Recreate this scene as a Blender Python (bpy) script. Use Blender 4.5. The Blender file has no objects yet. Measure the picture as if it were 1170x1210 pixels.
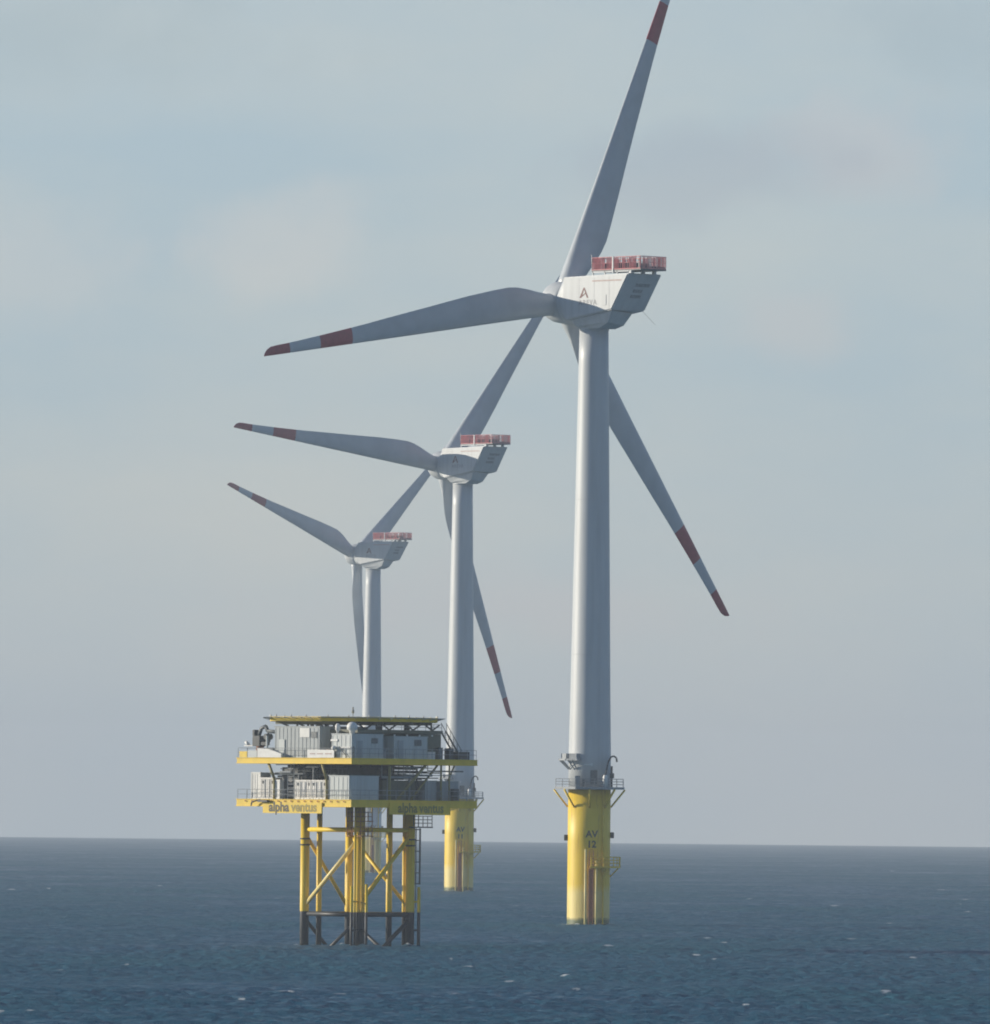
import bpy, bmesh, math, random
import numpy as np
from mathutils import Vector, Matrix

R = math.radians
random.seed(7)
S = bpy.context.scene
COL = S.collection

# ------------------------------------------------------------------ camera
CAM_H = 14.7
F = 13300.0                       # focal length in pixels of the 1170 wide frame
cam = bpy.data.cameras.new("camera")
cam.sensor_fit = 'HORIZONTAL'
cam.sensor_width = 36.0
cam.lens = 36.0 * F / 1170.0
cam.clip_start = 1.0
cam.clip_end = 60000.0
camo = bpy.data.objects.new("camera", cam)
COL.objects.link(camo)
camo.matrix_world = (Matrix.Translation((0, 0, CAM_H)) @ Matrix.Rotation(R(90 + 1.565), 4, 'X')
                     @ Matrix.Rotation(R(0.588), 4, 'Z'))
S.camera = camo

# ------------------------------------------------------------------ light
SUN_PHI = 13.0                    # degrees behind the left-hand side
SUN_EL = 13.0
sv = Vector((-math.cos(R(SUN_PHI)) * math.cos(R(SUN_EL)), math.sin(R(SUN_PHI)) * math.cos(R(SUN_EL)), math.sin(R(SUN_EL))))
sl = bpy.data.lights.new("sun", 'SUN')
sl.energy = 4.8
sl.angle = R(0.5)
sl.color = (1.0, 0.90, 0.74)
so = bpy.data.objects.new("sun", sl)
so.rotation_euler = sv.to_track_quat('Z', 'Y').to_euler()
COL.objects.link(so)

W = bpy.data.worlds.new("World")
S.world = W
W.use_nodes = True
wn, wl = W.node_tree.nodes, W.node_tree.links
wn.clear()
def wnode(t, **kw):
    n = wn.new(t)
    for k, v in kw.items():
        setattr(n, k, v)
    return n
sky = wnode('ShaderNodeTexSky', sky_type='NISHITA', sun_disc=False)
sky.sun_elevation = R(SUN_EL)
sky.sun_rotation = math.atan2(sv.x, sv.y)
sky.altitude = 0
sky.air_density = 1.0
sky.dust_density = 0.6
sky.ozone_density = 6.0
bg1 = wnode('ShaderNodeBackground'); bg1.inputs['Strength'].default_value = 0.095
wl.new(sky.outputs[0], bg1.inputs['Color'])
# a thin broken layer of high grey cloud in front of the blue
tc = wnode('ShaderNodeTexCoord')
mp = wnode('ShaderNodeMapping'); mp.inputs['Scale'].default_value = (9, 9, 26)
wl.new(tc.outputs['Generated'], mp.inputs['Vector'])
nz = wnode('ShaderNodeTexNoise'); nz.inputs['Scale'].default_value = 2.2; nz.inputs['Detail'].default_value = 5; nz.inputs['Roughness'].default_value = 0.5
wl.new(mp.outputs[0], nz.inputs['Vector'])
cr = wnode('ShaderNodeValToRGB')
cr.color_ramp.elements[0].position = 0.32; cr.color_ramp.elements[0].color = (0.38, 0.485, 0.565, 1)
cr.color_ramp.elements[1].position = 0.72; cr.color_ramp.elements[1].color = (0.50, 0.545, 0.555, 1)
wl.new(nz.outputs['Fac'], cr.inputs['Fac'])
bg2 = wnode('ShaderNodeBackground'); bg2.inputs['Strength'].default_value = 1.32

def px_dir(px, py):
    dx, dy = px - 585, py - 605
    return Vector(((dx + 0.01026 * dy) / F, 1.0, (968.4 - 605 - dy + 0.01026 * dx) / F)).normalized()
wn2 = wnode('ShaderNodeTexNoise'); wn2.inputs['Scale'].default_value = 95; wn2.inputs['Detail'].default_value = 5; wn2.inputs['Roughness'].default_value = 0.55
wl.new(tc.outputs['Generated'], wn2.inputs['Vector'])
cloud_col = cr.outputs[0]
for (px, py, rx, rz, colr, am) in ((325, 290, 125, 80, (0.60, 0.58, 0.57), .4), (40, 300, 150, 85, (0.60, 0.58, 0.57), .28), (1015, 170, 105, 75, (0.55, 0.52, 0.53), .45), (600, 720, 260, 50, (0.50, 0.50, 0.53), .5),
                                   (925, 385, 90, 45, (0.54, 0.52, 0.53), .4), (840, 205, 170, 60, (0.36, 0.40, 0.47), .5), (90, 40, 260, 70, (0.37, 0.44, 0.48), .5), (1100, 30, 160, 60, (0.35, 0.43, 0.49), .5)):
    c = px_dir(px, py)
    a = wnode('ShaderNodeVectorMath', operation='SUBTRACT'); wl.new(tc.outputs['Generated'], a.inputs[0]); a.inputs[1].default_value = c
    b = wnode('ShaderNodeVectorMath', operation='MULTIPLY'); wl.new(a.outputs[0], b.inputs[0]); b.inputs[1].default_value = (F / rx, 20, F / rz)
    d = wnode('ShaderNodeVectorMath', operation='LENGTH'); wl.new(b.outputs[0], d.inputs[0])
    e = wnode('ShaderNodeMath', operation='MULTIPLY_ADD'); wl.new(wn2.outputs['Fac'], e.inputs[0]); e.inputs[1].default_value = -2.6; wl.new(d.outputs['Value'], e.inputs[2])
    g = wnode('ShaderNodeMapRange'); g.interpolation_type = 'SMOOTHSTEP'
    g.inputs['From Min'].default_value = 0.05; g.inputs['From Max'].default_value = -1.25; g.inputs['To Max'].default_value = am
    wl.new(e.outputs[0], g.inputs['Value'])
    x = wnode('ShaderNodeMix', data_type='RGBA'); wl.new(g.outputs[0], x.inputs[0]); wl.new(cloud_col, x.inputs[6]); x.inputs[7].default_value = (*colr, 1)
    cloud_col = x.outputs[2]
sz0 = wnode('ShaderNodeSeparateXYZ'); wl.new(tc.outputs['Generated'], sz0.inputs[0])
lowr = wnode('ShaderNodeMapRange'); lowr.inputs['From Min'].default_value = 0.0; lowr.inputs['From Max'].default_value = 0.07
wl.new(sz0.outputs['Z'], lowr.inputs['Value'])
tint = wnode('ShaderNodeMix', data_type='RGBA'); wl.new(lowr.outputs[0], tint.inputs[0])       # the low cloud is yellower than the high
tint.inputs[6].default_value = (1.09, 1.015, 0.94, 1); tint.inputs[7].default_value = (1.05, 1.02, 0.975, 1)
mult = wnode('ShaderNodeMix', data_type='RGBA', blend_type='MULTIPLY'); mult.inputs[0].default_value = 1
wl.new(cloud_col, mult.inputs[6]); wl.new(tint.outputs[2], mult.inputs[7])
wl.new(mult.outputs[2], bg2.inputs['Color'])
mx = wnode('ShaderNodeMixShader'); 
sz = wnode('ShaderNodeSeparateXYZ'); wl.new(tc.outputs['Generated'], sz.inputs[0])
fr = wnode('ShaderNodeMapRange'); fr.interpolation_type = 'SMOOTHSTEP'      # the cloud bank lies low, blue sky overhead
fr.inputs['From Min'].default_value = 0.06; fr.inputs['From Max'].default_value = 0.32
fr.inputs['To Min'].default_value = 0.72; fr.inputs['To Max'].default_value = 0.08
wl.new(sz.outputs['Z'], fr.inputs['Value']); wl.new(fr.outputs[0], mx.inputs[0])
wl.new(bg1.outputs[0], mx.inputs[1]); wl.new(bg2.outputs[0], mx.inputs[2])
wo = wnode('ShaderNodeOutputWorld'); wl.new(mx.outputs[0], wo.inputs['Surface'])

S.view_settings.view_transform = 'Standard'
S.view_settings.look = 'None'
S.view_settings.exposure = 0.0
S.view_settings.gamma = 1.0
S.view_settings.use_curve_mapping = False
S.render.engine = 'CYCLES'
S.cycles.filter_width = 1.9
S.cycles.max_bounces = 6
S.cycles.volume_bounces = 1

# ------------------------------------------------------------------ materials
def mat(name, color, rough=0.5, var=0.12, scale=1.5, metal=0.0, streak=False, tint=None, spec=0.5):
    m = bpy.data.materials.new(name)
    m.use_nodes = True
    nt = m.node_tree
    b = nt.nodes['Principled BSDF']
    b.inputs['Roughness'].default_value = rough
    b.inputs['Metallic'].default_value = metal
    b.inputs['Specular IOR Level'].default_value = spec
    t = nt.nodes.new('ShaderNodeTexCoord')
    n = nt.nodes.new('ShaderNodeTexNoise')
    n.inputs['Scale'].default_value = scale
    n.inputs['Detail'].default_value = 5
    src = t.outputs['Object']
    if streak:
        k = nt.nodes.new('ShaderNodeMapping')
        k.inputs['Scale'].default_value = (1.6, 1.6, 0.12)
        nt.links.new(src, k.inputs['Vector']); src = k.outputs[0]
    nt.links.new(src, n.inputs['Vector'])
    r = nt.nodes.new('ShaderNodeValToRGB')
    c = Vector(color)
    d = Vector(tint) if tint else c * (1 - 2 * var)
    r.color_ramp.elements[0].position = 0.3
    r.color_ramp.elements[0].color = (*d, 1)
    r.color_ramp.elements[1].position = 0.6
    r.color_ramp.elements[1].color = (*c, 1)
    nt.links.new(n.outputs['Fac'], r.inputs['Fac'])
    nt.links.new(r.outputs[0], b.inputs['Base Color'])
    return m

def banded(name, bands, rough=0.5, edge=0.35):
    """paint that changes with height above the sea: bands = [(z, colour), ...] from the bottom up"""
    m = bpy.data.materials.new(name)
    m.use_nodes = True
    nt = m.node_tree; N = nt.nodes; L = nt.links
    b = N['Principled BSDF']; b.inputs['Roughness'].default_value = rough
    t = N.new('ShaderNodeTexCoord')
    sx = N.new('ShaderNodeSeparateXYZ'); L.new(t.outputs['Object'], sx.inputs[0])
    n = N.new('ShaderNodeTexNoise'); n.inputs['Scale'].default_value = 1.3; n.inputs['Detail'].default_value = 5
    L.new(t.outputs['Object'], n.inputs['Vector'])
    ma = N.new('ShaderNodeMath'); ma.operation = 'MULTIPLY_ADD'; ma.inputs[1].default_value = edge * 2; ma.inputs[2].default_value = -edge
    L.new(n.outputs['Fac'], ma.inputs[0])
    ad = N.new('ShaderNodeMath'); L.new(sx.outputs['Z'], ad.inputs[0]); L.new(ma.outputs[0], ad.inputs[1])
    mr = N.new('ShaderNodeMapRange'); mr.inputs['From Min'].default_value = -3; mr.inputs['From Max'].default_value = 22
    L.new(ad.outputs[0], mr.inputs['Value'])
    cr = N.new('ShaderNodeValToRGB'); cr.color_ramp.interpolation = 'LINEAR'
    E = cr.color_ramp.elements
    E[0].position = 0; E[0].color = (*bands[0][1], 1)
    E[1].position = 1; E[1].color = (*bands[-1][1], 1)
    for i in range(1, len(bands)):
        z = bands[i][0]
        bl = 0.7 if z > 5 else (0.25 if z < 2 else 0.04)
        for dz, c in ((-bl, bands[i - 1][1]), (bl, bands[i][1])):
            e = E.new((z + dz + 3) / 25.0); e.color = (*c, 1)
    L.new(mr.outputs[0], cr.inputs['Fac'])
    k = N.new('ShaderNodeMapping'); k.inputs['Scale'].default_value = (2.2, 2.2, 0.15); L.new(t.outputs['Object'], k.inputs['Vector'])
    n2 = N.new('ShaderNodeTexNoise'); n2.inputs['Scale'].default_value = 1.4; n2.inputs['Detail'].default_value = 6
    L.new(k.outputs[0], n2.inputs['Vector'])
    r2 = N.new('ShaderNodeValToRGB'); r2.color_ramp.elements[0].position = 0.25; r2.color_ramp.elements[0].color = (0.62, 0.52, 0.42, 1)
    r2.color_ramp.elements[1].position = 0.43; r2.color_ramp.elements[1].color = (1, 1, 1, 1)
    L.new(n2.outputs['Fac'], r2.inputs['Fac'])
    mu = N.new('ShaderNodeMix'); mu.data_type = 'RGBA'; mu.blend_type = 'MULTIPLY'; mu.inputs[0].default_value = 1
    L.new(cr.outputs[0], mu.inputs[6]); L.new(r2.outputs[0], mu.inputs[7])
    L.new(mu.outputs[2], b.inputs['Base Color'])
    return m

YEL = (0.89, 0.615, 0.025)
M = {
    'white': mat('white_paint', (0.595, 0.625, 0.64), 0.45, 0.06, 0.7, streak=True),
    'blade': mat('blade_gelcoat', (0.53, 0.57, 0.60), 0.38, 0.05, 0.4),
    'red': mat('signal_red_paint', (0.43, 0.05, 0.08), 0.45, 0.10),
    'rail_red': mat('red_railing_paint', (0.88, 0.40, 0.38), 0.5, 0.12),
    'yellow': mat('yellow_steel_paint', YEL, 0.5, 0.08, 0.8),
    'pile': banded('yellow_pile_paint', [(-3, (0.035, 0.045, 0.025)), (0.0, (0.12, 0.15, 0.06)), (0.9, (0.86, 0.69, 0.22)), (5.2, YEL)], 0.5, 0.3),
    'farpile': banded('far_pile_two_tone_paint', [(-3, (0.035, 0.045, 0.025)), (0.0, (0.12, 0.15, 0.06)), (0.9, (0.86, 0.69, 0.22)), (9.9, (0.595, 0.625, 0.64))], 0.5, 0.02),
    'jacket': banded('jacket_two_tone_paint', [(-3, (0.025, 0.03, 0.03)), (0.5, (0.022, 0.027, 0.034)), (4.0, YEL)], 0.5, 0.03),
    'galv': mat('galvanised_steel', (0.36, 0.39, 0.41), 0.5, 0.15, 3),
    'grey': mat('grey_module_cladding', (0.40, 0.44, 0.45), 0.55, 0.06, 0.8, streak=True),
    'pale': mat('pale_module_cladding', (0.58, 0.62, 0.61), 0.55, 0.06, 0.8, streak=True),
    'column': mat('shade_olive_column_paint', (0.34, 0.29, 0.11), 0.6, 0.15, 1),  # yellow columns given an olive tone for the shade between the decks
    'cont': mat('white_container_paint', (0.82, 0.80, 0.75), 0.5, 0.10, 1.2, streak=True),
    'bright': mat('bright_white_panel', (0.80, 0.80, 0.77), 0.5, 0.05),
    'dark': mat('dark_steel', (0.07, 0.08, 0.085), 0.55, 0.2, 2),
    'mid': mat('mid_grey_steel', (0.16, 0.18, 0.19), 0.55, 0.2, 2),
    'olive': mat('olive_grey_cladding', (0.17, 0.18, 0.13), 0.6, 0.12, 1),
    'ink': mat('dark_lettering_paint', (0.095, 0.085, 0.06), 0.6, 0.1),
    'ink2': mat('pale_lettering_paint', (0.38, 0.30, 0.07), 0.6, 0.1),
    'rust': mat('rusty_red_ladder_steel', (0.42, 0.17, 0.08), 0.7, 0.2, 3),
    'emblem': mat('dark_red_emblem_paint', (0.20, 0.07, 0.06), 0.6, 0.1),
    'palebrace': mat('sunlit_yellow_paint', (0.92, 0.76, 0.30), 0.5, 0.08, 0.8),  # paler yellow: sunlight on the steel put into the colour
    'dimink': mat('shade_dimmed_lettering_paint', (0.30, 0.22, 0.05), 0.6, 0.1),  # fainter ink: shade on the right-hand board put into the colour
    'faint': mat('faint_red_marking', (0.55, 0.42, 0.39), 0.6, 0.1),
    'dimmark': mat('weathered_grey_marking', (0.42, 0.44, 0.46), 0.6, 0.3, 4),
    'bluemark': mat('dull_blue_marking', (0.40, 0.41, 0.43), 0.6, 0.1),
}

# ------------------------------------------------------------------ mesh helpers
class MB:
    def __init__(self):
        self.v, self.f, self.mi, self.sm = [], [], [], []
    def add(self, vs, fs, mi=0, smooth=False):
        o = len(self.v)
        self.v += [tuple(p) for p in vs]
        for f in fs:
            self.f.append([i + o for i in f]); self.mi.append(mi); self.sm.append(smooth)
        return self
    def box(self, a, b, mi=0):
        (x0, y0, z0), (x1, y1, z1) = a, b
        return self.add([(x0, y0, z0), (x1, y0, z0), (x1, y1, z0), (x0, y1, z0), (x0, y0, z1), (x1, y0, z1), (x1, y1, z1), (x0, y1, z1)],
                        [(0, 3, 2, 1), (4, 5, 6, 7), (0, 1, 5, 4), (1, 2, 6, 5), (2, 3, 7, 6), (3, 0, 4, 7)], mi)
    def tube(self, a, b, r, r2=None, n=10, mi=0, cap=True):
        a, b = Vector(a), Vector(b)
        r2 = r if r2 is None else r2
        d = (b - a).normalized()
        u = d.cross(Vector((0, 0, 1)) if abs(d.z) < 0.95 else Vector((1, 0, 0))).normalized()
        w = d.cross(u)
        vs = []
        for c, q in ((a, r), (b, r2)):
            for i in range(n):
                t = 2 * math.pi * i / n
                vs.append(c + u * (q * math.cos(t)) + w * (q * math.sin(t)))
        self.add(vs, [(i, i + n, (i + 1) % n + n, (i + 1) % n) for i in range(n)], mi, n > 6)
        if cap:
            self.add(vs[:n], [tuple(range(n))], mi); self.add(vs[n:], [tuple(reversed(range(n)))], mi)
        return self
    def path(self, pts, r, n=8, mi=0):
        for a, b in zip(pts, pts[1:]):
            self.tube(a, b, r, n=n, mi=mi)
        return self
    def lathe(self, prof, n=48, mi=0, mat4=None):
        """profile (r, z) turned about z"""
        vs = []
        for (r, z) in prof:
            for i in range(n):
                t = 2 * math.pi * i / n
                vs.append(Vector((r * math.cos(t), r * math.sin(t), z)))
        if mat4: vs = [mat4 @ p for p in vs]
        fs = []
        for k in range(len(prof) - 1):
            for i in range(n):
                j = (i + 1) % n
                fs.append((k * n + i, k * n + j, (k + 1) * n + j, (k + 1) * n + i))
        self.add(vs, fs, mi, True)
        self.add(vs[:n], [tuple(reversed(range(n)))], mi)
        self.add(vs[-n:], [tuple(range(n))], mi)
        return self
    def prism(self, poly, z0, z1, mi=0):
        n = len(poly)
        vs = [(x, y, z0) for x, y in poly] + [(x, y, z1) for x, y in poly]
        return self.add(vs, [tuple(reversed(range(n))), tuple(range(n, 2 * n))] + [(i, (i + 1) % n, (i + 1) % n + n, i + n) for i in range(n)], mi)
    def rails(self, pts, h=1.1, r=0.035, step=1.5, mi=0, bars=2, closed=False):
        P = list(pts) + ([pts[0]] if closed else [])
        for a, b in zip(P, P[1:]):
            a, b = Vector(a), Vector(b)
            k = max(1, round((b - a).length / step))
            for i in range(k + 1):
                p = a.lerp(b, i / k)
                self.tube(p, p + Vector((0, 0, h)), r, n=5, mi=mi)
            for j in range(1, bars + 1):
                z = Vector((0, 0, h * j / bars))
                self.tube(a + z, b + z, r, n=5, mi=mi)
        return self
    def mesh(self, name, mats, bevel=0.0):
        me = bpy.data.meshes.new(name)
        me.from_pydata(self.v, [], self.f)
        for m in (mats if isinstance(mats, (list, tuple)) else [mats]):
            me.materials.append(M[m] if isinstance(m, str) else m)
        me.polygons.foreach_set('material_index', self.mi)
        me.polygons.foreach_set('use_smooth', self.sm)
        bm = bmesh.new(); bm.from_mesh(me)
        bmesh.ops.remove_doubles(bm, verts=bm.verts, dist=1e-5)
        if bevel:
            es = [e for e in bm.edges if len(e.link_faces) == 2 and e.calc_face_angle(0) > 0.3]
            bmesh.ops.bevel(bm, geom=es, offset=bevel, segments=2, affect='EDGES', clamp_overlap=True)
        bmesh.ops.recalc_face_normals(bm, faces=bm.faces)
        bm.to_mesh(me); bm.free()
        me.update()
        return me
    def build(self, name, mats, parent=None, bevel=0.0):
        o = bpy.data.objects.new(name, self.mesh(name, mats, bevel))
        COL.objects.link(o)
        if parent: o.parent = parent
        return o

def empty(name, loc=(0, 0, 0), rz=0.0):
    o = bpy.data.objects.new(name, None)
    o.empty_display_size = 2
    COL.objects.link(o); o.location = loc; o.rotation_euler = (0, 0, rz)
    return o
def tag(o, label, cat=None, group=None, kind=None):
    o['label'] = label
    if cat: o['category'] = cat
    if group: o['group'] = group
    if kind: o['kind'] = kind
    return o
def text_mesh(s, size, spacing=1.0):
    cu = bpy.data.curves.new('lettering', 'FONT')
    cu.body = s; cu.size = size; cu.align_x = 'CENTER'; cu.align_y = 'CENTER'
    cu.space_character = spacing; cu.resolution_u = 3; cu.offset = 0.03 * size
    o = bpy.data.objects.new('lettering', cu); COL.objects.link(o)
    dg = bpy.context.evaluated_depsgraph_get()
    me = bpy.data.meshes.new_from_object(o.evaluated_get(dg))
    vs = [v.co.copy() for v in me.vertices]; fs = [tuple(p.vertices) for p in me.polygons]
    bpy.data.objects.remove(o); bpy.data.curves.remove(cu); bpy.data.meshes.remove(me)
    return vs, fs
def copy_tree(o, parent=None):
    c = o.copy(); COL.objects.link(c)
    if parent: c.parent = parent
    for ch in list(o.children):
        copy_tree(ch, c)
    return c

# ------------------------------------------------------------------ sea
EARTH = 7.4e6                     # earth radius with refraction
def drop(r): return -(r * r) / (2 * EARTH)

def build_sea():
    fine = np.arange(-3.3, 3.3001, 0.0125)
    side = [3.3]; st = 0.03
    while side[-1] < 180:
        side.append(side[-1] + st); st = min(st * 1.25, 6)
    side = np.array(side[1:]); side = side[side < 179]
    az = np.radians(np.concatenate([-side[::-1], fine, side]))
    rr = [4.0]
    while rr[-1] < 17500:
        r = rr[-1]
        k = 0.06 if r < 120 else (0.012 if r < 650 else (0.0013 if r < 5000 else 0.0035))
        rr.append(r * (1 + k))
    rr = np.array(rr)
    dr = np.gradient(rr)
    daz = np.abs(np.gradient(az))
    A, Rr = np.meshgrid(az, rr)
    X = (Rr * np.sin(A)).astype(np.float64); Y = (Rr * np.cos(A)).astype(np.float64)
    cell_r = np.repeat(dr[:, None], len(az), 1)
    cell_a = Rr * daz[None, :]
    rng = np.random.default_rng(11)
    Z = np.zeros_like(X)
    wind = math.atan2(-0.92, 0.36)
    gust = np.zeros_like(X)                  # rougher and smoother patches under the gusts
    for i in range(14):
        L = rng.uniform(45, 420); th = wind + rng.normal(0, 0.7)
        gust += np.sin(2 * math.pi / L * (X * math.cos(th) + Y * math.sin(th)) + rng.random() * 6.283)
    gust = np.clip(1 + 0.12 * gust, 0.5, 1.5)           # waves run with the wind, towards the camera and right
    n = 150
    slope_var = np.zeros_like(X)
    lam = np.exp(np.linspace(math.log(1.0), math.log(60), n))
    for L in lam:
        th = wind + rng.normal(0, 0.5 if L < 20 else 0.25)
        k = 2 * math.pi / L
        a = 0.0200 * L ** 0.06 * math.exp(-(L / 28.0) ** 2) * (0.6 + 0.8 * rng.random())
        ph = rng.random() * 6.283
        w = np.clip((L / cell_a - 1.5) / 2.0, 0, 1) * np.clip((L / cell_r - 0.3) / 0.7, 0, 1)
        slope_var += 0.5 * (k * a) ** 2 * (1 - w * w)
        arg = (k * (X * math.cos(th) + Y * math.sin(th)) + ph)
        Z += (a * w) * np.sin(arg) * (gust if L < 9 else 1.0)
    crest = Z / max(Z.std(), 1e-6)
    sd = Z[(Rr > 700) & (Rr < 3000)].std()
    lim = 2.0 * Z[(Rr > 700) & (Rr < 3000)].std(); Z = lim * np.tanh(Z / lim)
    Zs = Z + 0.15 * (Z * Z - sd * sd) / max(sd, 1e-3) * 0.5
    # foam: a few breaking crests, and wash round the legs
    foam = np.zeros_like(X)
    sel_rows = (rr > 700) & (rr < 7000)
    ri = np.where(sel_rows)[0]
    sub = np.s_[ri[0]:ri[-1] + 1, :]
    Xs, Ys = X[sub], Y[sub]
    spots = []
    for i in range(46):
        r = 800 * math.exp(rng.random() * 1.55)
        t = math.radians(rng.uniform(-2.6, 2.6))
        gi = np.searchsorted(rr, r); gj = np.searchsorted(az, t)
        win = Zs[gi - 14:gi + 14, gj - 8:gj + 8]
        wi, wj = np.unravel_index(np.argmax(win), win.shape)        # foam sits on a crest
        r = rr[gi - 14 + wi]; t = az[gj - 8 + wj]
        spots.append((r * math.sin(t), r * math.cos(t), rng.uniform(0.3, 0.95) * (r / 1100) ** 0.5, rng.uniform(0.9, 1.4)))
    for (fx, fy, s, q) in spots:
        ca, sa = math.cos(0.25), math.sin(0.25)
        u = (Xs - fx) * ca - (Ys - fy) * sa; v = (Xs - fx) * sa + (Ys - fy) * ca
        foam[sub] += q * np.exp(-(u / s) ** 2 - (v / (1.1 + 0.5 * s)) ** 2)
    for (fx, fy, s) in WASH:
        d = np.hypot(Xs - fx, Ys - fy)
        ww = np.exp(-((d - s - 0.2) / 0.9) ** 2) * np.clip(0.55 + 0.5 * np.sin(2.3 * Xs + 1.1 * Ys + fx) + 0.35 * np.sin(5.9 * Xs - 2.7 * Ys), 0, 1)
        foam[sub] += 1.3 * ww; Zs[sub] += 0.38 * ww       # wash thrown up round the steel
    Z = Zs + drop(Rr)
    V = np.stack([X, Y, Z], -1).reshape(-1, 3)
    nr, na = X.shape
    i = np.arange(nr - 1)[:, None] * na + np.arange(na - 1)[None, :]
    q = np.stack([i, i + 1, i + na + 1, i + na], -1).reshape(-1, 4)
    # close the seam behind the camera
    j = np.arange(nr - 1) * na
    seam = np.stack([j + na - 1, j, j + na, j + 2 * na - 1], -1)
    q = np.concatenate([q, seam])
    q = q[:, ::-1]
    me = bpy.data.meshes.new('sea')
    me.vertices.add(len(V)); me.vertices.foreach_set('co', V.ravel().astype(np.float32))
    me.loops.add(q.size); me.loops.foreach_set('vertex_index', q.ravel().astype(np.int32))
    me.polygons.add(len(q))
    me.polygons.foreach_set('loop_start', (np.arange(len(q)) * 4).astype(np.int32))
    me.polygons.foreach_set('use_smooth', np.ones(len(q), bool))
    at = me.attributes.new('foam', 'FLOAT', 'POINT')
    at.data.foreach_set('value', foam.ravel().astype(np.float32))
    at = me.attributes.new('chop', 'FLOAT', 'POINT')        # roughness of the ripples too fine for the mesh
    at.data.foreach_set('value', (0.08 + 0.6 * np.clip(np.sqrt(np.sqrt(2 * slope_var)), 0, 0.36)).ravel().astype(np.float32))
    me.update(calc_edges=True); me.validate()
    m = bpy.data.materials.new('sea_water'); m.use_nodes = True
    nt = m.node_tree; N = nt.nodes; L = nt.links
    b = N['Principled BSDF']
    b.inputs['IOR'].default_value = 1.333
    geo = N.new('ShaderNodeNewGeometry')
    mp = N.new('ShaderNodeMapping'); mp.inputs['Scale'].default_value = (0.02, 0.006, 0.02)
    L.new(geo.outputs['Position'], mp.inputs['Vector'])
    n1 = N.new('ShaderNodeTexNoise'); n1.inputs['Scale'].default_value = 1.0; n1.inputs['Detail'].default_value = 4
    L.new(mp.outputs[0], n1.inputs['Vector'])
    c1 = N.new('ShaderNodeValToRGB')
    c1.color_ramp.elements[0].position = 0.35; c1.color_ramp.elements[0].color = (0.009, 0.092, 0.158, 1)
    c1.color_ramp.elements[1].position = 0.68; c1.color_ramp.elements[1].color = (0.013, 0.122, 0.178, 1)
    L.new(n1.outputs['Fac'], c1.inputs['Fac'])
    rr_ = N.new('ShaderNodeMapRange'); rr_.inputs['To Min'].default_value = 0.0; rr_.inputs['To Max'].default_value = 0.44
    rr_.inputs['From Min'].default_value = 0.36; rr_.inputs['From Max'].default_value = 0.60
    n4 = N.new('ShaderNodeTexNoise'); n4.inputs['Scale'].default_value = 0.22; n4.inputs['Detail'].default_value = 6; n4.inputs['Roughness'].default_value = 0.68
    L.new(geo.outputs['Position'], n4.inputs['Vector'])       # ruffled and slick patches a few metres across
    nm = N.new('ShaderNodeMath'); nm.operation = 'MULTIPLY_ADD'; nm.inputs[1].default_value = 0.45; L.new(n1.outputs['Fac'], nm.inputs[0])
    nq = N.new('ShaderNodeMath'); nq.operation = 'MULTIPLY'; nq.inputs[1].default_value = 0.55; L.new(n4.outputs['Fac'], nq.inputs[0]); L.new(nq.outputs[0], nm.inputs[2])
    L.new(nm.outputs[0], rr_.inputs['Value'])
    ch = N.new('ShaderNodeAttribute'); ch.attribute_name = 'chop'
    rmx = N.new('ShaderNodeMath'); rmx.operation = 'ADD'; rmx.use_clamp = True; L.new(rr_.outputs[0], rmx.inputs[0]); L.new(ch.outputs['Fac'], rmx.inputs[1])
    b.inputs['Specular IOR Level'].default_value = 0.66
    fa = N.new('ShaderNodeAttribute'); fa.attribute_name = 'foam'
    n2 = N.new('ShaderNodeTexNoise'); n2.inputs['Scale'].default_value = 3.2; n2.inputs['Detail'].default_value = 5; n2.inputs['Roughness'].default_value = 0.75
    L.new(geo.outputs['Position'], n2.inputs['Vector'])
    mu = N.new('ShaderNodeMath'); mu.operation = 'MULTIPLY'; L.new(fa.outputs['Fac'], mu.inputs[0]); L.new(n2.outputs['Fac'], mu.inputs[1])
    ms = N.new('ShaderNodeMapRange'); ms.inputs['From Min'].default_value = 0.27; ms.inputs['From Max'].default_value = 0.5
    L.new(mu.outputs[0], ms.inputs['Value'])
    mc = N.new('ShaderNodeMix'); mc.data_type = 'RGBA'
    L.new(ms.outputs[0], mc.inputs[0]); L.new(c1.outputs[0], mc.inputs[6]); mc.inputs[7].default_value = (0.62, 0.65, 0.65, 1)
    L.new(mc.outputs[2], b.inputs['Base Color'])
    mr = N.new('ShaderNodeMix'); mr.data_type = 'FLOAT'
    L.new(ms.outputs[0], mr.inputs[0]); L.new(rmx.outputs[0], mr.inputs[2]); mr.inputs[3].default_value = 0.8
    L.new(mr.outputs[0], b.inputs['Roughness'])
    # ripples finer than the mesh
    n3 = N.new('ShaderNodeTexNoise'); n3.inputs['Scale'].default_value = 0.9; n3.inputs['Detail'].default_value = 6; n3.inputs['Roughness'].default_value = 0.62
    L.new(geo.outputs['Position'], n3.inputs['Vector'])
    bu = N.new('ShaderNodeBump'); bu.inputs['Strength'].default_value = 0.85; bu.inputs['Distance'].default_value = 0.35
    L.new(n3.outputs['Fac'], bu.inputs['Height']); L.new(bu.outputs[0], b.inputs['Normal'])
    me.materials.append(m)
    o = bpy.data.objects.new('sea', me); COL.objects.link(o)
    tag(o, 'choppy grey blue sea reaching to the horizon', 'sea', kind='structure')
    return o

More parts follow.
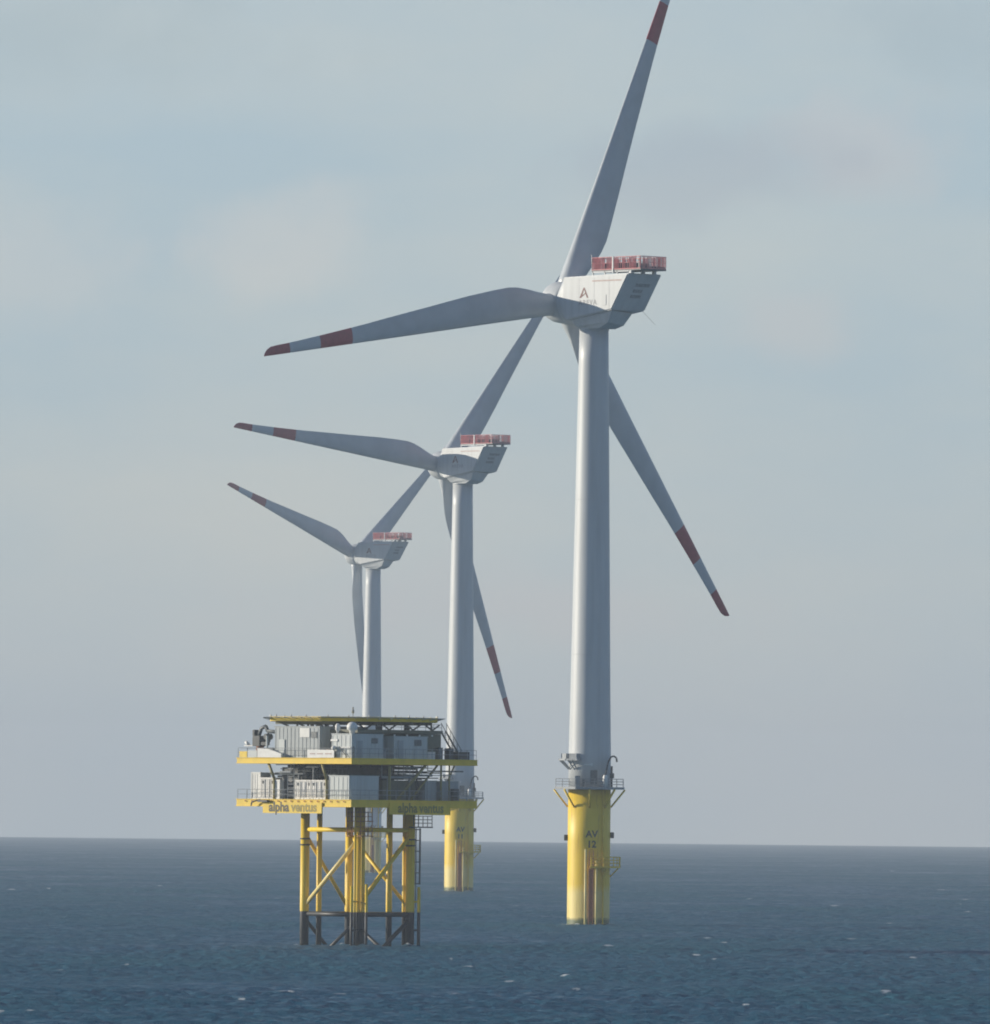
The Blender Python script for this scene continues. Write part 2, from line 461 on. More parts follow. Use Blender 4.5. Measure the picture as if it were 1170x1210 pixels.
# ------------------------------------------------------------------ wind turbine
HUB_Z, OVER = 88.75, 6.6
TILT = 3.8

def blade_mesh():
    #   r, tangential width seen on the photograph, twist, thickness ratio
    st = [(1.4, 3.15, 14, 1.0), (3.2, 3.22, 14, 0.98), (5.2, 3.62, 14, 0.74), (7.35, 4.24, 14, 0.52), (9.4, 4.72, 13.5, 0.40), (11.2, 4.90, 13, 0.35),
          (13.9, 4.80, 11, 0.32), (18.8, 4.46, 8, 0.28), (23, 4.05, 6.5, 0.25), (27, 3.65, 5.5, 0.23), (31, 3.28, 4.6, 0.215), (35, 2.90, 4, 0.205), (38.5, 2.55, 3.5, 0.20),
          (41.3, 2.31, 3.0, 0.20), (47.4, 1.83, 2.0, 0.19), (50.5, 1.61, 1.5, 0.185), (53.2, 1.43, 1.1, 0.18), (55.6, 1.34, 0.6, 0.17), (56.8, 1.22, 0.5, 0.17),
          (57.5, 0.88, 0.4, 0.17), (57.9, 0.5, 0.4, 0.17), (58.1, 0.16, 0.4, 0.17)]
    n = 28
    mb = MB(); rings = []
    for (r, tw, be, th) in st:
        be = R(be); c = tw / math.cos(be) if r > 5 else tw
        le = 1.6 - 1.1 * (r - 1.4) / 56.7
        if r > 57: le = 0.5
        ring = []
        for i in range(n):
            t = 2 * math.pi * i / n
            s = 0.5 - 0.5 * math.cos(t)                       # 0 leading, 1 trailing
            sg = 1 if t <= math.pi else -1
            ycirc = math.sqrt(max(s - s * s, 0))
            yn = 5 * (0.2969 * math.sqrt(s) - 0.126 * s - 0.3516 * s * s + 0.2843 * s ** 3 - 0.1036 * s ** 4)
            bl = min(max((th - 0.4) / 0.6, 0), 1)
            y = sg * c * (bl * ycirc * th + (1 - bl) * yn * th) + (1 - bl) * 0.015 * c * 4 * s * (1 - s) * -1
            x = -le + c * s
            X = x * math.cos(be) + y * math.sin(be)
            Y = -x * math.sin(be) + y * math.cos(be)
            ring.append((X, Y, r))
        rings.append(ring)
    for k in range(len(st) - 1):
        rm = 0.5 * (st[k][0] + st[k + 1][0])
        mi = 1 if (41.3 < rm < 47.4 or rm > 53.2) else 0
        mb.add(rings[k] + rings[k + 1], [(i, (i + 1) % n, (i + 1) % n + n, i + n) for i in range(n)], mi, True)
    mb.add(rings[-1], [tuple(range(n))], 1); mb.add(rings[0], [tuple(reversed(range(n)))], 0)
    return mb.mesh('blade', ['blade', 'red'])

BLADE = blade_mesh()

def wrap_text(s, size, r, ang, z):
    """lettering wrapped round a cylinder; ang = 0 faces the camera (-y)"""
    vs, fs = text_mesh(s, size)
    out = []
    for v in vs:
        a = ang + v.x / r
        out.append((r * math.sin(a), -r * math.cos(a), z + v.y))
    return out, fs

TH0 = 43.0
def make_turbine():
    T = empty('wind_turbine')
    # --- tower
    prof = [(3.0, 19.65), (3.0, 24.5), (2.86, 32), (2.62, 48), (2.35, 66), (2.06, 84.9)]
    pr = []
    for (r0, z0), (r1, z1) in zip(prof, prof[1:]):
        k = max(1, int((z1 - z0) / 4))
        pr += [(r0 + (r1 - r0) * i / k, z0 + (z1 - z0) * i / k) for i in range(k)]
    pr.append(prof[-1])
    tw = MB().lathe(pr, 64)
    for z in (38.5, 60.5):
        rz = np.interp(z, [q[1] for q in prof], [q[0] for q in prof])
        tw.lathe([(rz + .012, z - .05), (rz + .03, z - .04), (rz + .03, z + .04), (rz + .012, z + .05)], 64)
    tower = tw.build('tower', 'white', T)
    d = MB().box((0.1, -3.08, 20.0), (1.05, -2.7, 22.0)); d.build('door', 'mid', tower)
    lm = MB().box((-0.85, -4.25, 22.72), (0.25, -4.0, 22.86)).box((0.1, -4.35, 22.62), (0.42, -3.95, 22.98)).box((-0.3, -4.0, 22.75), (-0.2, -2.9, 22.85)); lm.build('floodlight', 'bright', tower)
    # folded service gallery left of the tower, just above the deck
    g = MB()
    def pol(r, a, z): return (r * math.sin(R(a)), -r * math.cos(R(a)), z)
    for a0, a1 in ((-105, -80), (-78, -52), (-50, -24)):
        q = [pol(r, a, z) for z in (23.35, 23.62) for (r, a) in ((2.9, a0), (4.5, a0), (4.5, a1), (2.9, a1))]
        g.add(q, [(0, 1, 2, 3), (7, 6, 5, 4), (0, 4, 5, 1), (1, 5, 6, 2), (2, 6, 7, 3), (3, 7, 4, 0)])
        am = (a0 + a1) / 2
        g.tube(pol(4.3, am, 23.4), pol(3.0, am, 22.1), 0.09, n=6)
        g.tube(pol(4.3, a0 + 3, 23.4), pol(3.0, a0 + 3, 22.1), 0.09, n=6)
        hi = [pol(r, a, z) for z in (23.62, 24.35) for (r, a) in ((3.0, a0 + 4), (4.1, a0 + 4), (4.1, a1 - 4), (3.0, a1 - 4))]
        g.add(hi, [(0, 1, 2, 3), (7, 6, 5, 4), (0, 4, 5, 1), (1, 5, 6, 2), (2, 6, 7, 3), (3, 7, 4, 0)])
    g.build('service_gallery', 'galv', tower)
    # --- yellow pile
    pile = MB().lathe([(3.03, -9), (3.03, -2), (3.03, 5), (3.03, 12), (3.03, 19.28)], 64).build('transition_piece', 'pile', T)
    v1, f1 = wrap_text('AV', 1.35, 3.05, R(7), 12.9)
    v2, f2 = wrap_text('12', 1.35, 3.05, R(7), 11.45)
    MB().add(v1, f1).build('lettering', 'ink', pile); MB().add(v2, f2).build('lettering', 'ink', pile)
    for sx, z in ((-1, 12.4), (1, 12.8)):
        MB().box((min(sx * 2.95, sx * 3.55), -0.35, z - 0.42), (max(sx * 2.95, sx * 3.55), 0.35, z + 0.42)).build('marker_lamp', 'dark', pile, 0.05)
    pp = MB()
    pp.path([pol(3.16, 38, 19.2), pol(3.16, 38, 7.6), pol(3.3, 38, 6.6), pol(3.3, 38, -4)], 0.11)
    for z in (17, 13.5, 10.5): pp.lathe([(0.17, -.08), (0.17, .08)], 10, 0, Matrix.Translation(pol(3.14, 38, z)))
    pp.build('cable_pipe', 'yellow', pile)
    # --- work platform
    oc = [(5.35 * math.cos(R(22.5 + 45 * k)), 5.35 * math.sin(R(22.5 + 45 * k))) for k in range(8)]
    deck = MB().prism(oc, 19.3, 19.62).build('work_platform', 'galv', T)
    MB().rails([(x * .97, y * .97, 19.62) for x, y in oc], 1.15, 0.04, 1.4, closed=True, bars=3).build('railing', 'galv', deck)
    for k in range(8):
        a = 45 * k
        MB().tube(pol(5.05, a, 19.25), pol(3.05, a, 16.75), 0.13, n=8).build('strut', 'yellow', deck)
    c = MB()
    c.lathe([(0.36, 19.62), (0.36, 21.1), (0.28, 21.3), (0.22, 21.35)], 16, 0, Matrix.Translation((2.2, -4.35, 0)))
    c.build('crane_pedestal', 'bright', deck)
    c = MB()
    c.path([(2.2, -4.35, 21.3), (2.6, -3.2, 23.2), (3.0, -2.3, 23.9), (3.35, -2.2, 24.05), (3.75, -2.2, 23.8), (3.85, -2.2, 23.2)], 0.12)
    c.tube((3.1, -2.6, 19.62), (3.1, -2.6, 22.6), 0.16)
    c.box((2.85, -3.0, 20.9), (3.45, -2.2, 21.6))
    c.build('davit_crane', 'dark', deck)
    cb = MB().box((-2.1, -3.8, 19.63), (-1.35, -3.2, 21.2)); cb.build('cabinet', 'galv', deck, 0.04)
    cb = MB().box((-1.05, -4.2, 19.63), (-0.6, -3.9, 20.7)); cb.build('cabinet', 'mid', deck, 0.04)
    # --- boat landing
    bl = empty('boat_landing'); bl.parent = T
    f = MB().tube((-0.48, -4.05, -4), (-0.48, -4.05, 10.8), 0.16, n=12)
    for z in (1.2, 5.0, 9.6): f.tube((-0.48, -4.05, z), (-0.48, -2.9, z), 0.1)
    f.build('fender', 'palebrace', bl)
    f = MB().tube((1.05, -4.05, -4), (1.05, -4.05, 9.2), 0.14, n=12)
    for z in (1.2, 5.0, 8.0): f.tube((1.05, -4.05, z), (1.05, -2.7, z), 0.1)
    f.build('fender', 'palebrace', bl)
    la = MB()
    for x in (0.02, 0.62): la.tube((x, -3.75, -3), (x, -3.75, 10.6), 0.07, n=6)
    for i in range(46): la.tube((0.02, -3.75, -2.8 + i * 0.3), (0.62, -3.75, -2.8 + i * 0.3), 0.03, n=5)
    la.box((0.0, -3.62, 0.6), (0.64, -3.5, 7.9))
    la.build('ladder', 'rust', bl)
    # --- rest platform
    def sector(r0, r1, a0, a1, z0, z1, k=8):
        m = MB()
        A = [a0 + (a1 - a0) * i / k for i in range(k + 1)]
        for p, q in zip(A, A[1:]):
            w = [pol(r, a, z) for z in (z0, z1) for (r, a) in ((r0, p), (r1, p), (r1, q), (r0, q))]
            m.add(w, [(0, 1, 2, 3), (7, 6, 5, 4), (0, 4, 5, 1), (1, 5, 6, 2), (2, 6, 7, 3), (3, 7, 4, 0)])
        return m
    rp = sector(3.04, 4.55, 2, 100, 8.15, 8.4)
    rp.tube(pol(4.2, 40, 8.1), pol(3.05, 40, 6.9), 0.1); rp.tube(pol(4.2, 85, 8.1), pol(3.05, 85, 6.9), 0.1)
    rp = rp.build('rest_platform', 'yellow', T)
    MB().rails([pol(4.45, a, 8.4) for a in range(4, 101, 12)], 1.3, 0.075, 0.8, bars=3).build('railing', 'yellow', rp)
    # --- nacelle, drawn along +y and turned into the wind
    NA = Matrix.Rotation(R(TH0), 4, 'Z')
    side = [(3.1, 92.1), (-10.45, 92.35), (-7.0, 87.25), (2.2, 85.95), (3.1, 86.6)]
    hw = 3.3
    nb = MB()
    n = len(side)
    vs = [(-hw, y, z) for y, z in side] + [(hw, y, z) for y, z in side]
    nb.add(vs, [tuple(range(n)), tuple(reversed(range(n, 2 * n)))] + [(i, i + n, (i + 1) % n + n, (i + 1) % n) for i in range(n)])
    nac = nb.build('nacelle', 'white', T, 0.16); nac.rotation_euler = (0, 0, R(TH0))
    # yaw skirt under it
    up = [(-2.95, 1.8, 86.0), (2.95, 1.8, 86.0), (2.2, -5.6, 86.95), (-2.95, -6.75, 87.15)]
    lo = [(-2.45, 1.3, 85.1), (2.35, 1.3, 85.1), (1.75, -4.3, 85.2), (-2.5, -5.5, 85.5)]
    lo2 = [(-1.9, 0.9, 84.8), (1.9, 0.9, 84.8), (1.8, -2.6, 84.75), (-2.1, -3.2, 84.75)]
    sk = MB()
    V = up + lo + lo2
    fs = [(3, 2, 1, 0)] + [(i, (i + 1) % 4, (i + 1) % 4 + 4, i + 4) for i in range(4)] + [(i + 4, (i + 1) % 4 + 4, (i + 1) % 4 + 8, i + 8) for i in range(4)] + [(8, 9, 10, 11)]
    sk.add(V, fs).lathe([(2.12, 84.5), (2.12, 84.9)], 48)
    sk.build('yaw_skirt', 'white', nac, 0.05)
    # front cowl from the box to the round hub
    co = MB(); secs = []
    for (y, w, h, zc, e) in ((3.05, 3.2, 3.0, 89.2, 9), (3.6, 3.15, 3.0, 89.05, 4.5), (4.2, 3.05, 3.0, 88.85, 2.8), (4.75, 2.95, 2.95, 88.6, 2.0)):
        ring = []
        for i in range(40):
            t = 2 * math.pi * i / 40
            cx, cz = math.cos(t), math.sin(t)
            k = (abs(cx) ** e + abs(cz) ** e) ** (-1 / e)
            ring.append((w * cx * k, y, zc + h * cz * k))
        secs.append(ring)
    for p, q in zip(secs, secs[1:]):
        co.add(p + q, [(i, (i + 1) % 40, (i + 1) % 40 + 40, i + 40) for i in range(40)], 0, True)
    co.build('front_cowl', 'white', nac)
    # lettering on the side that faces the camera: right on the photo is towards -y
    def on_side(vs, y, z, d=0.02): return [(-hw - d, y - v.x, z + v.y) for v in vs]
    vs, fs = text_mesh('AREVA', 1.0, 1.3)
    MB().add(on_side(vs, -2.1, 88.35), fs).build('lettering', 'bluemark', nac)
    em = MB()
    def stroke(p, q, w0, w1):
        (a, b), (c_, d_) = p, q
        em.add([(-hw - .02, -1.35 - a + w0, 89.75 + b), (-hw - .02, -1.35 - a - w0, 89.75 + b), (-hw - .02, -1.35 - c_ - w1, 89.75 + d_), (-hw - .02, -1.35 - c_ + w1, 89.75 + d_)], [(0, 1, 2, 3)])
    stroke((-0.75, -0.7), (0.0, 0.75), 0.20, 0.10); stroke((0.0, 0.75), (0.72, -0.7), 0.10, 0.16); stroke((-0.5, -0.52), (0.33, 0.0), 0.16, 0.12)
    em.build('emblem', 'emblem', nac)
    y = -3.0
    while y > -9.0:
        w = random.uniform(0.12, 0.4)
        y -= w + 0.1
    MB().add([(-hw - .02, -3.0, 91.3), (-hw - .02, -9.0, 91.3), (-hw - .02, -9.0, 91.5), (-hw - .02, -3.0, 91.5)], [(0, 1, 2, 3)]).build('marking_line', 'faint', nac)
    # dark rows of lettering on the sloping rear
    def rear(x, s):    # s 0 top .. 1 bottom
        return Vector((x, -10.45 + 3.45 * s - 0.03, 92.35 - 5.1 * s - 0.02))
    for (s, x0, x1) in ((0.27, -0.9, 1.9), (0.43, -0.9, 0.9), (0.58, -0.9, 1.1)):
        MB().add([rear(x0, s), rear(x1, s), rear(x1, s + 0.085), rear(x0, s + 0.085)], [(0, 1, 2, 3)]).build('marking_line', 'dimmark', nac)
    for y0 in (-0.3, -3.4, -6.5):
        MB().add([(-hw - .012, y0, 86.9), (-hw - .012, y0 - .035, 86.9), (-hw - .012, y0 - .035, 91.9), (-hw - .012, y0, 91.9)], [(0, 1, 2, 3)]).build('panel_seam', 'dimmark', nac)
    MB().box((-hw - .05, -5.9, 87.9), (-hw - .01, -5.0, 89.4)).build('hatch', 'white', nac)
    # aerial sticking out under the tail
    MB().tube((2.4, -7.4, 87.2), (2.9, -9.6, 85.2), 0.022, n=5).build('aerial', 'galv', nac)
    # --- hoist platform on the roof
    hp = MB().box((-2.5, -12.1, 92.78), (2.5, -2.0, 92.95)).build('hoist_platform', 'mid', T); hp.rotation_euler = (0, 0, R(TH0))
    rl = MB()
    z0, z1 = 92.95, 94.75
    def fence(a, b):
        a, b = Vector(a), Vector(b); L = (b - a).length; k = int(L / 0.2)
        for i in range(k + 1):
            p = a.lerp(b, i / k)
            if random.random() < 0.74:
                rl.tube(p + Vector((0, 0, 0.0)), p + Vector((0, 0, z1 - z0 - random.choice((0, 0, 0.1)))), 0.075, n=4)
        for h, q in ((0.06, .09), (0.95, .04), (1.78, .06)): rl.tube(a + Vector((0, 0, h)), b + Vector((0, 0, h)), q, n=5)
    cs = [(-2.45, -2.05, z0), (-2.45, -12.05, z0), (2.45, -12.05, z0), (2.45, -2.05, z0)]
    for a, b in zip(cs, cs[1:] + cs[:1]): fence(a, b)
    rl.build('railing', 'rail_red', hp)
    sp = MB()
    for y in (-2.2, -4.7, -7.2, -9.7):
        for x in (-2.4, 2.4): sp.box((x - .09, y - .09, 92.25), (x + .09, y + .09, 92.78))
    sp.box((-2.62, -6.55, 92.5), (-2.5, -6.3, 94.8))
    sp.box((-2.49, -9.9, 92.62), (-2.35, -2.0, 92.77))
    for x in (-2.2, 0.0, 2.2): sp.box((x - .3, -10.1, 92.3), (x + .3, -9.8, 92.78))
    MB().tube((-2.4, -2.0, 92.95), (-2.3, -1.8, 95.2), 0.06, n=6).build('wind_vane', 'white', hp)
    sp.build('support_frame', 'white', hp)
    dk = MB().box((-2.44, -12.0, 92.95), (-2.36, -11.5, 94.2)).box((-2.3, -12.0, 92.95), (2.3, -11.9, 93.35)).box((-1.8, -9.6, 92.95), (1.6, -4, 93.9)); dk.build('hoist_gear', 'mid', hp)
    # --- hub and blades
    RM = NA @ Matrix.Translation((0, OVER, HUB_Z)) @ Matrix.Rotation(R(TILT), 4, 'X')
    hub = MB().lathe([(2.85, -1.95), (2.98, -1.2), (3.0, 0), (2.92, 0.9), (2.6, 1.8), (2.0, 2.5), (1.1, 2.95), (0.35, 3.08), (0.02, 3.1)], 40, 0, Matrix.Rotation(R(-90), 4, 'X'))
    for k in range(3): pass
    hb = hub.build('hub', 'white', T); hb.matrix_local = RM
    T['rm'] = 0
    return T, RM

def set_blades(T, RM, psi):
    for k in range(3):
        b = bpy.data.objects.new('blade', BLADE); COL.objects.link(b); b.parent = T
        b.matrix_local = RM @ Matrix.Rotation(R(90 - psi - 120 * k), 4, 'Y') @ Matrix.Scale(0.986, 4, (0, 0, 1))

TURB = [   # x, distance, yaw offset, rotor angle, label
    (13.83, 1600, 0.0, 189.3, 'tallest white wind turbine, standing in clear water with AV 12 painted on its yellow base'),
    (-6.75, 2340, -2.0, 173.3, 'white wind turbine whose yellow base is partly covered by the edge of the substation decks'),
    (-33.75, 3134, 5.5, 161.2, 'smallest and haziest white wind turbine, its tower rising behind the helicopter deck'),
]
T0, RM = make_turbine()
del T0['rm']
turbs = [T0, copy_tree(T0), copy_tree(T0)]
for o in [q for T in turbs[1:] for p in T.children for q in p.children if q.name.startswith('aerial')]:
    bpy.data.objects.remove(o)                     # only the near one carries it
for T, (x, d, dy, psi, lab) in zip(turbs, TURB):
    T.location = (x, d, drop(d))
    T.rotation_euler = (0, 0, R(dy))
    tag(T, lab, 'wind turbine', 'white offshore wind turbines standing in a row')
    set_blades(T, RM, psi)
for T, s in ((turbs[1], '11'), (turbs[2], '10')):      # each pile carries its own number
    for p in T.children:
        for q in p.children:
            if q.name.startswith('lettering') and p.name.startswith('transition_piece') and q.data.vertices[0].co.z < 12.1:
                v2, f2 = wrap_text(s, 1.35, 3.05, R(7), 11.45)
                q.data = MB().add(v2, f2).mesh('lettering', 'ink')

for p in turbs[2].children:      # the far one is painted yellow only up to a lower landing
    if p.name.startswith('transition_piece'):
        p.data = p.data.copy(); p.data.materials[0] = M['farpile']
    if p.name.startswith('rest_platform'):
        p.location.z += 1.9

# ------------------------------------------------------------------ substation
OM = 43.0
WC, UC = 10.55, 8.95
SUB_D = 1303.0
SUB_X = (415.5 - 585 + 0.01026 * 310) / F * 1290 + 0.65
SUB = empty('offshore_substation', (SUB_X, SUB_D, drop(SUB_D)), R(90 - OM))
tag(SUB, 'yellow and grey transformer platform on four legs, with a helicopter deck on top', 'substation')
def P(w, u, z): return (w - WC, u - UC, z)
def sbox(m, w0, w1, u0, u1, z0, z1, mi=0): return m.box(P(w0, u0, z0), P(w1, u1, z1), mi)
Z1, Z2 = 16.92, 21.69          # lower and upper deck level
LEGS = {'near': (4.62, 6.25), 'left': (13.28, 6.25), 'right': (4.62, 14.85), 'back': (13.9, 14.3)}   # (u, w)
def leg(k, z): u, w = LEGS[k]; return P(w, u, z)
for k in LEGS:
    m = MB().tube(leg(k, -8), leg(k, 16.1), 0.52 if k != 'back' else 0.46, n=24)
    m.build('jacket_leg', 'jacket', SUB)
    if k in ('left', 'right'):
        g = MB()
        for z in (11.6, 12.3): g.tube(leg(k, z), leg(k, z + 0.16), 0.6, n=24)
        g.build('clamp_ring', 'dark', SUB.children[-1])
def brace(a, za, b, zb, r, mt='jacket'):
    MB().tube(leg(a, za), leg(b, zb), r, n=14).build('brace', mt, SUB)
ring = ['near', 'left', 'back', 'right', 'near']
for a, b in zip(ring, ring[1:]):
    brace(a, 13.45, b, 13.45, 0.27)
    brace(a, 3.7, b, 3.7, 0.27)
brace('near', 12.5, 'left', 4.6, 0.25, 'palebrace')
brace('right', 12.9, 'near', 4.8, 0.27)
brace('left', 13.0, 'back', 4.3, 0.22)
brace('back', 13.0, 'right', 4.3, 0.22)
brace('near', 3.2, 'left', -3.2, 0.2)
brace('right', 3.2, 'near', -3.2, 0.26)
brace('left', 3.2, 'back', -3.2, 0.22)
brace('back', 3.2, 'right', -3.2, 0.22)
for (w, u, r) in ((7.9, 12.55, 0.32), (13.4, 6.6, 0.36), (14.9, 5.6, 0.25), (7.2, 7.1, 0.38), (5.2, 4.25, 0.14), (7.0, 4.6, 0.16)):    # cable tubes
    m = MB().tube(P(w, u, -6), P(w, u, 16.1), r, n=14)
    m.build('cable_tube', 'jacket', SUB)
# boat fenders and cross bars at the near leg
def fender(w, u, z1, ladder=False):
    m = MB().tube(P(w, u, -4), P(w, u, z1), 0.13, n=10)
    return m
for (w, u, z1, k) in ((4.0, 3.6, 7.0, 'near'), (6.27, 3.4, 7.2, 'near'), (15.55, 3.9, 6.9, 'right'), (15.95, 4.2, 6.6, 'right')):
    m = MB().tube(P(w, u, -4), P(w, u, z1), 0.17, n=10)
    lu, lw = LEGS[k]
    for z in (1.9, 5.2): m.tube(P(w, u, z), P(lw, lu, z), 0.11, n=8)
    m.build('boat_fender', 'jacket', SUB)
# access tower round the near leg
m = MB()
for (w, u) in ((5.3, 3.5), (7.2, 3.5), (7.2, 5.6), (5.3, 5.6)):
    m.tube(P(w, u, 12.6), P(w, u, 16.0), 0.06, n=6)
for z in (12.7, 14.4):
    m.box(P(5.2, 3.4, z), P(7.3, 4.05, z + 0.1)); m.box(P(5.2, 5.2, z), P(7.3, 5.7, z + 0.1))
    m.rails([P(5.3, 3.5, z + .1), P(7.2, 3.5, z + .1), P(7.2, 5.6, z + .1), P(5.3, 5.6, z + .1)], 1.0, 0.035, 0.7, closed=True)
for i in range(9): m.box(P(5.4 + i * .18, 3.6, 12.85 + i * .19), P(5.62 + i * .18, 4.0, 12.9 + i * .19))
m.build('access_stair', 'rust', SUB)
m = MB()
for s in (0, 0.32): m.tube(P(6.0 + s, 3.98, 4.2), P(6.0 + s, 3.98, 13), 0.05, n=6)
for i in range(29): m.tube(P(6.0, 3.98, 4.3 + .3 * i), P(6.32, 3.98, 4.3 + .3 * i), 0.028, n=5)
m.build('ladder', 'yellow', SUB)
# landing with cage ladder on the right leg
m = MB().box(P(13.9, 3.3, 13.75), P(17.2, 4.05, 13.9)).box(P(15.45, 4.05, 13.75), P(17.2, 5.6, 13.9))
m.rails([P(14.0, 3.35, 13.9), P(17.1, 3.35, 13.9), P(17.1, 5.5, 13.9)], 1.2, 0.045, 0.8, bars=3)
for q in ((14.0, 3.35), (17.1, 3.35), (17.1, 5.5)): m.tube(P(*q, 13.9), P(*q, 16.1), 0.05, n=6)
m.build('access_landing', 'dark', SUB)
m = MB()
cx, cu = 15.6, 4.35
for i in range(5):
    a = 2 * math.pi * i / 5
    m.tube(P(cx + .48 * math.cos(a), cu + .48 * math.sin(a), 7.2), P(cx + .48 * math.cos(a), cu + .48 * math.sin(a), 13.7), 0.055, n=5)
z = 7.3
while z < 13.7:
    for i in range(10):
        a, b = 2 * math.pi * i / 10, 2 * math.pi * (i + 1) / 10
        m.tube(P(cx + .48 * math.cos(a), cu + .48 * math.sin(a), z), P(cx + .48 * math.cos(b), cu + .48 * math.sin(b), z), 0.055, n=4)
    z += 1.25
for s in (-.18, .18): m.tube(P(cx + s, cu + .3, 4.4), P(cx + s, cu + .3, 13.7), 0.05, n=5)
m.build('caged_ladder', 'dark', SUB)

# decks: plate with a deep yellow edge girder and cross beams below
LW, LU = 21.1, 18.35
def deck(name, z0, z1):
    m = MB()
    sbox(m, 0, LW, 0, 0.3, z0, z1); sbox(m, 0, LW, LU - .3, LU, z0, z1)
    sbox(m, 0, .3, 0.3, LU - .3, z0, z1); sbox(m, LW - .3, LW, 0.3, LU - .3, z0, z1)
    sbox(m, .3, LW - .3, .3, LU - .3, z1 - .1, z1 - .02, 1)
    for i in range(1, 8):
        sbox(m, .3 + i * 2.56 - .1, .3 + i * 2.56 + .1, .3, LU - .3, z0 + .15, z1 - .1, 1)
    # flanges proud of the web
    for z in (z0, z1 - .07):
        sbox(m, -.07, 0, -.07, LU + .07, z, z + .07); sbox(m, 0, LW, -.07, 0, z, z + .07)
    return m.build(name, ['yellow', 'mid'], SUB)
d1 = deck('lower_deck', 16.05, Z1)
d2 = deck('upper_deck', 21.0, Z2)
k = MB()
for i in range(16):
    u = 1.0 + i * 1.05
    k.box(P(-.12, u, 16.6), P(-.071, u + .16, 16.76))
k.build('drain_hole', 'rust', d1)
for d, z in ((d1, Z1), (d2, Z2)):
    MB().rails([P(.1, .1, z), P(LW - .1, .1, z), P(LW - .1, LU - .1, z), P(.1, LU - .1, z)], 1.1, 0.03, 1.5, closed=True, bars=2).build('railing', 'galv', d)
# name boards
def board(face):
    if face == 'left':
        m = MB().box(P(-.2, 4.5, 15.3), P(-.075, 13.9, 16.55)); b = m.build('name_board', 'yellow', SUB)
    else:
        m = MB().box(P(6.2, -.2, 15.25), P(16.4, -.075, 16.6)); b = m.build('name_board', 'yellow', SUB)
    for s, off, mt in (('alpha', -2.0, 'ink'), ('ventus', 2.0, 'ink2')):
        vs, fs = text_mesh(s, 1.55, 1.0)
        if face == 'left': pts = [P(-.22, 9.3 - off - v.x, 15.98 + v.y) for v in vs]
        else: pts = [P(11.2 + off + v.x, -.22, 15.98 + v.y) for v in vs]
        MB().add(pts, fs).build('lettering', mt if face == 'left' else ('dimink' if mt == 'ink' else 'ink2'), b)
board('left'); board('right')

# cladding modules
def module(name, w0, w1, u0, u1, z0, z1, mt, ribs=True):
    m = MB(); sbox(m, w0, w1, u0, u1, z0, z1)
    if ribs:      # upright ribs of the cladding, proud of the wall
        n = int((u1 - u0) / .55)
        for i in range(n): 
            u = u0 + .25 + i * (u1 - u0 - .4) / max(n - 1, 1)
            sbox(m, w0 - .035, w0, u, u + .07, z0 + .05, z1 - .12)
        n = int((w1 - w0) / .55)
        for i in range(n):
            w = w0 + .25 + i * (w1 - w0 - .4) / max(n - 1, 1)
            sbox(m, w, w + .07, u0 - .035, u0, z0 + .05, z1 - .12)
    sbox(m, w0 - .06, w1 + .06, u0 - .06, u1 + .06, z1, z1 + .09)
    return m.build(name, mt, SUB)
m1 = module('equipment_module', .35, 5.6, .35, 3.5, Z2, 24.4, 'pale')
m2 = module('equipment_module', .7, 8.8, 5.8, 12.95, Z2, 25.25, 'grey')
MB().box(P(.62, 7.35, 24.05), P(.66, 8.9, 25.1)).build('wall_hatch', 'bright', m2, 0)
m3 = module('equipment_module', 7.4, 13.0, .35, 4.0, Z2, 24.2, 'pale')
MB().box(P(.25, 2.5, 23.6), P(.31, 3.6, 23.85)).box(P(.25, .45, 22.85), P(.31, 3.4, 22.97)).build('pipe_run', 'bright', m1)
bk = MB(); sbox(bk, 5.8, 7.2, 2.0, 4.1, Z2, 24.6); sbox(bk, 5.8, 16.4, 4.1, 12.0, Z2, 24.6); sbox(bk, 13.2, 16.6, 1.6, 4.1, Z2, 24.6)
bk.build('switchgear_house', 'olive', SUB)
rf = MB(); sbox(rf, 2.4, 16.7, 1.4, 12.2, 24.62, 25.0)
rf.build('roof_walkway', 'olive', SUB)
MB().rails([P(5.8, 1.5, 25.0), P(16.6, 1.5, 25.0)], 0.7, 0.03, 1.4).build('railing', 'galv', bpy.data.objects['roof_walkway'])
def fit(nm, mt, parent, face, a0, a1, z0, z1, at, d=.06):
    m = MB()
    if face == 'left': m.box(P(at - d, a0, z0), P(at - .002, a1, z1))
    else: m.box(P(a0, at - d, z0), P(a1, at - .002, z1))
    return m.build(nm, mt, parent)
fit('door', 'grey', m3, 'right', 8.0, 8.9, Z2 + .05, 23.8, .31); fit('vent', 'mid', m3, 'right', 10.8, 11.9, 23.2, 23.9, .31)
fit('vent', 'mid', m1, 'right', 3.6, 4.6, 23.4, 24.0, .31); fit('door', 'grey', m1, 'right', 1.2, 2.1, Z2 + .05, 23.7, .31)
fit('door', 'pale', m2, 'left', 11.3, 12.2, Z2 + .05, 23.8, .66); fit('vent', 'mid', m2, 'left', 6.2, 7.1, 24.0, 24.7, .66)
for i in range(5): MB().box(P(6.3 + i * 2.1, 1.32, 24.3), P(6.55 + i * 2.1, 1.39, 24.5)).build('wall_lamp', 'bright', bpy.data.objects['roof_walkway'])
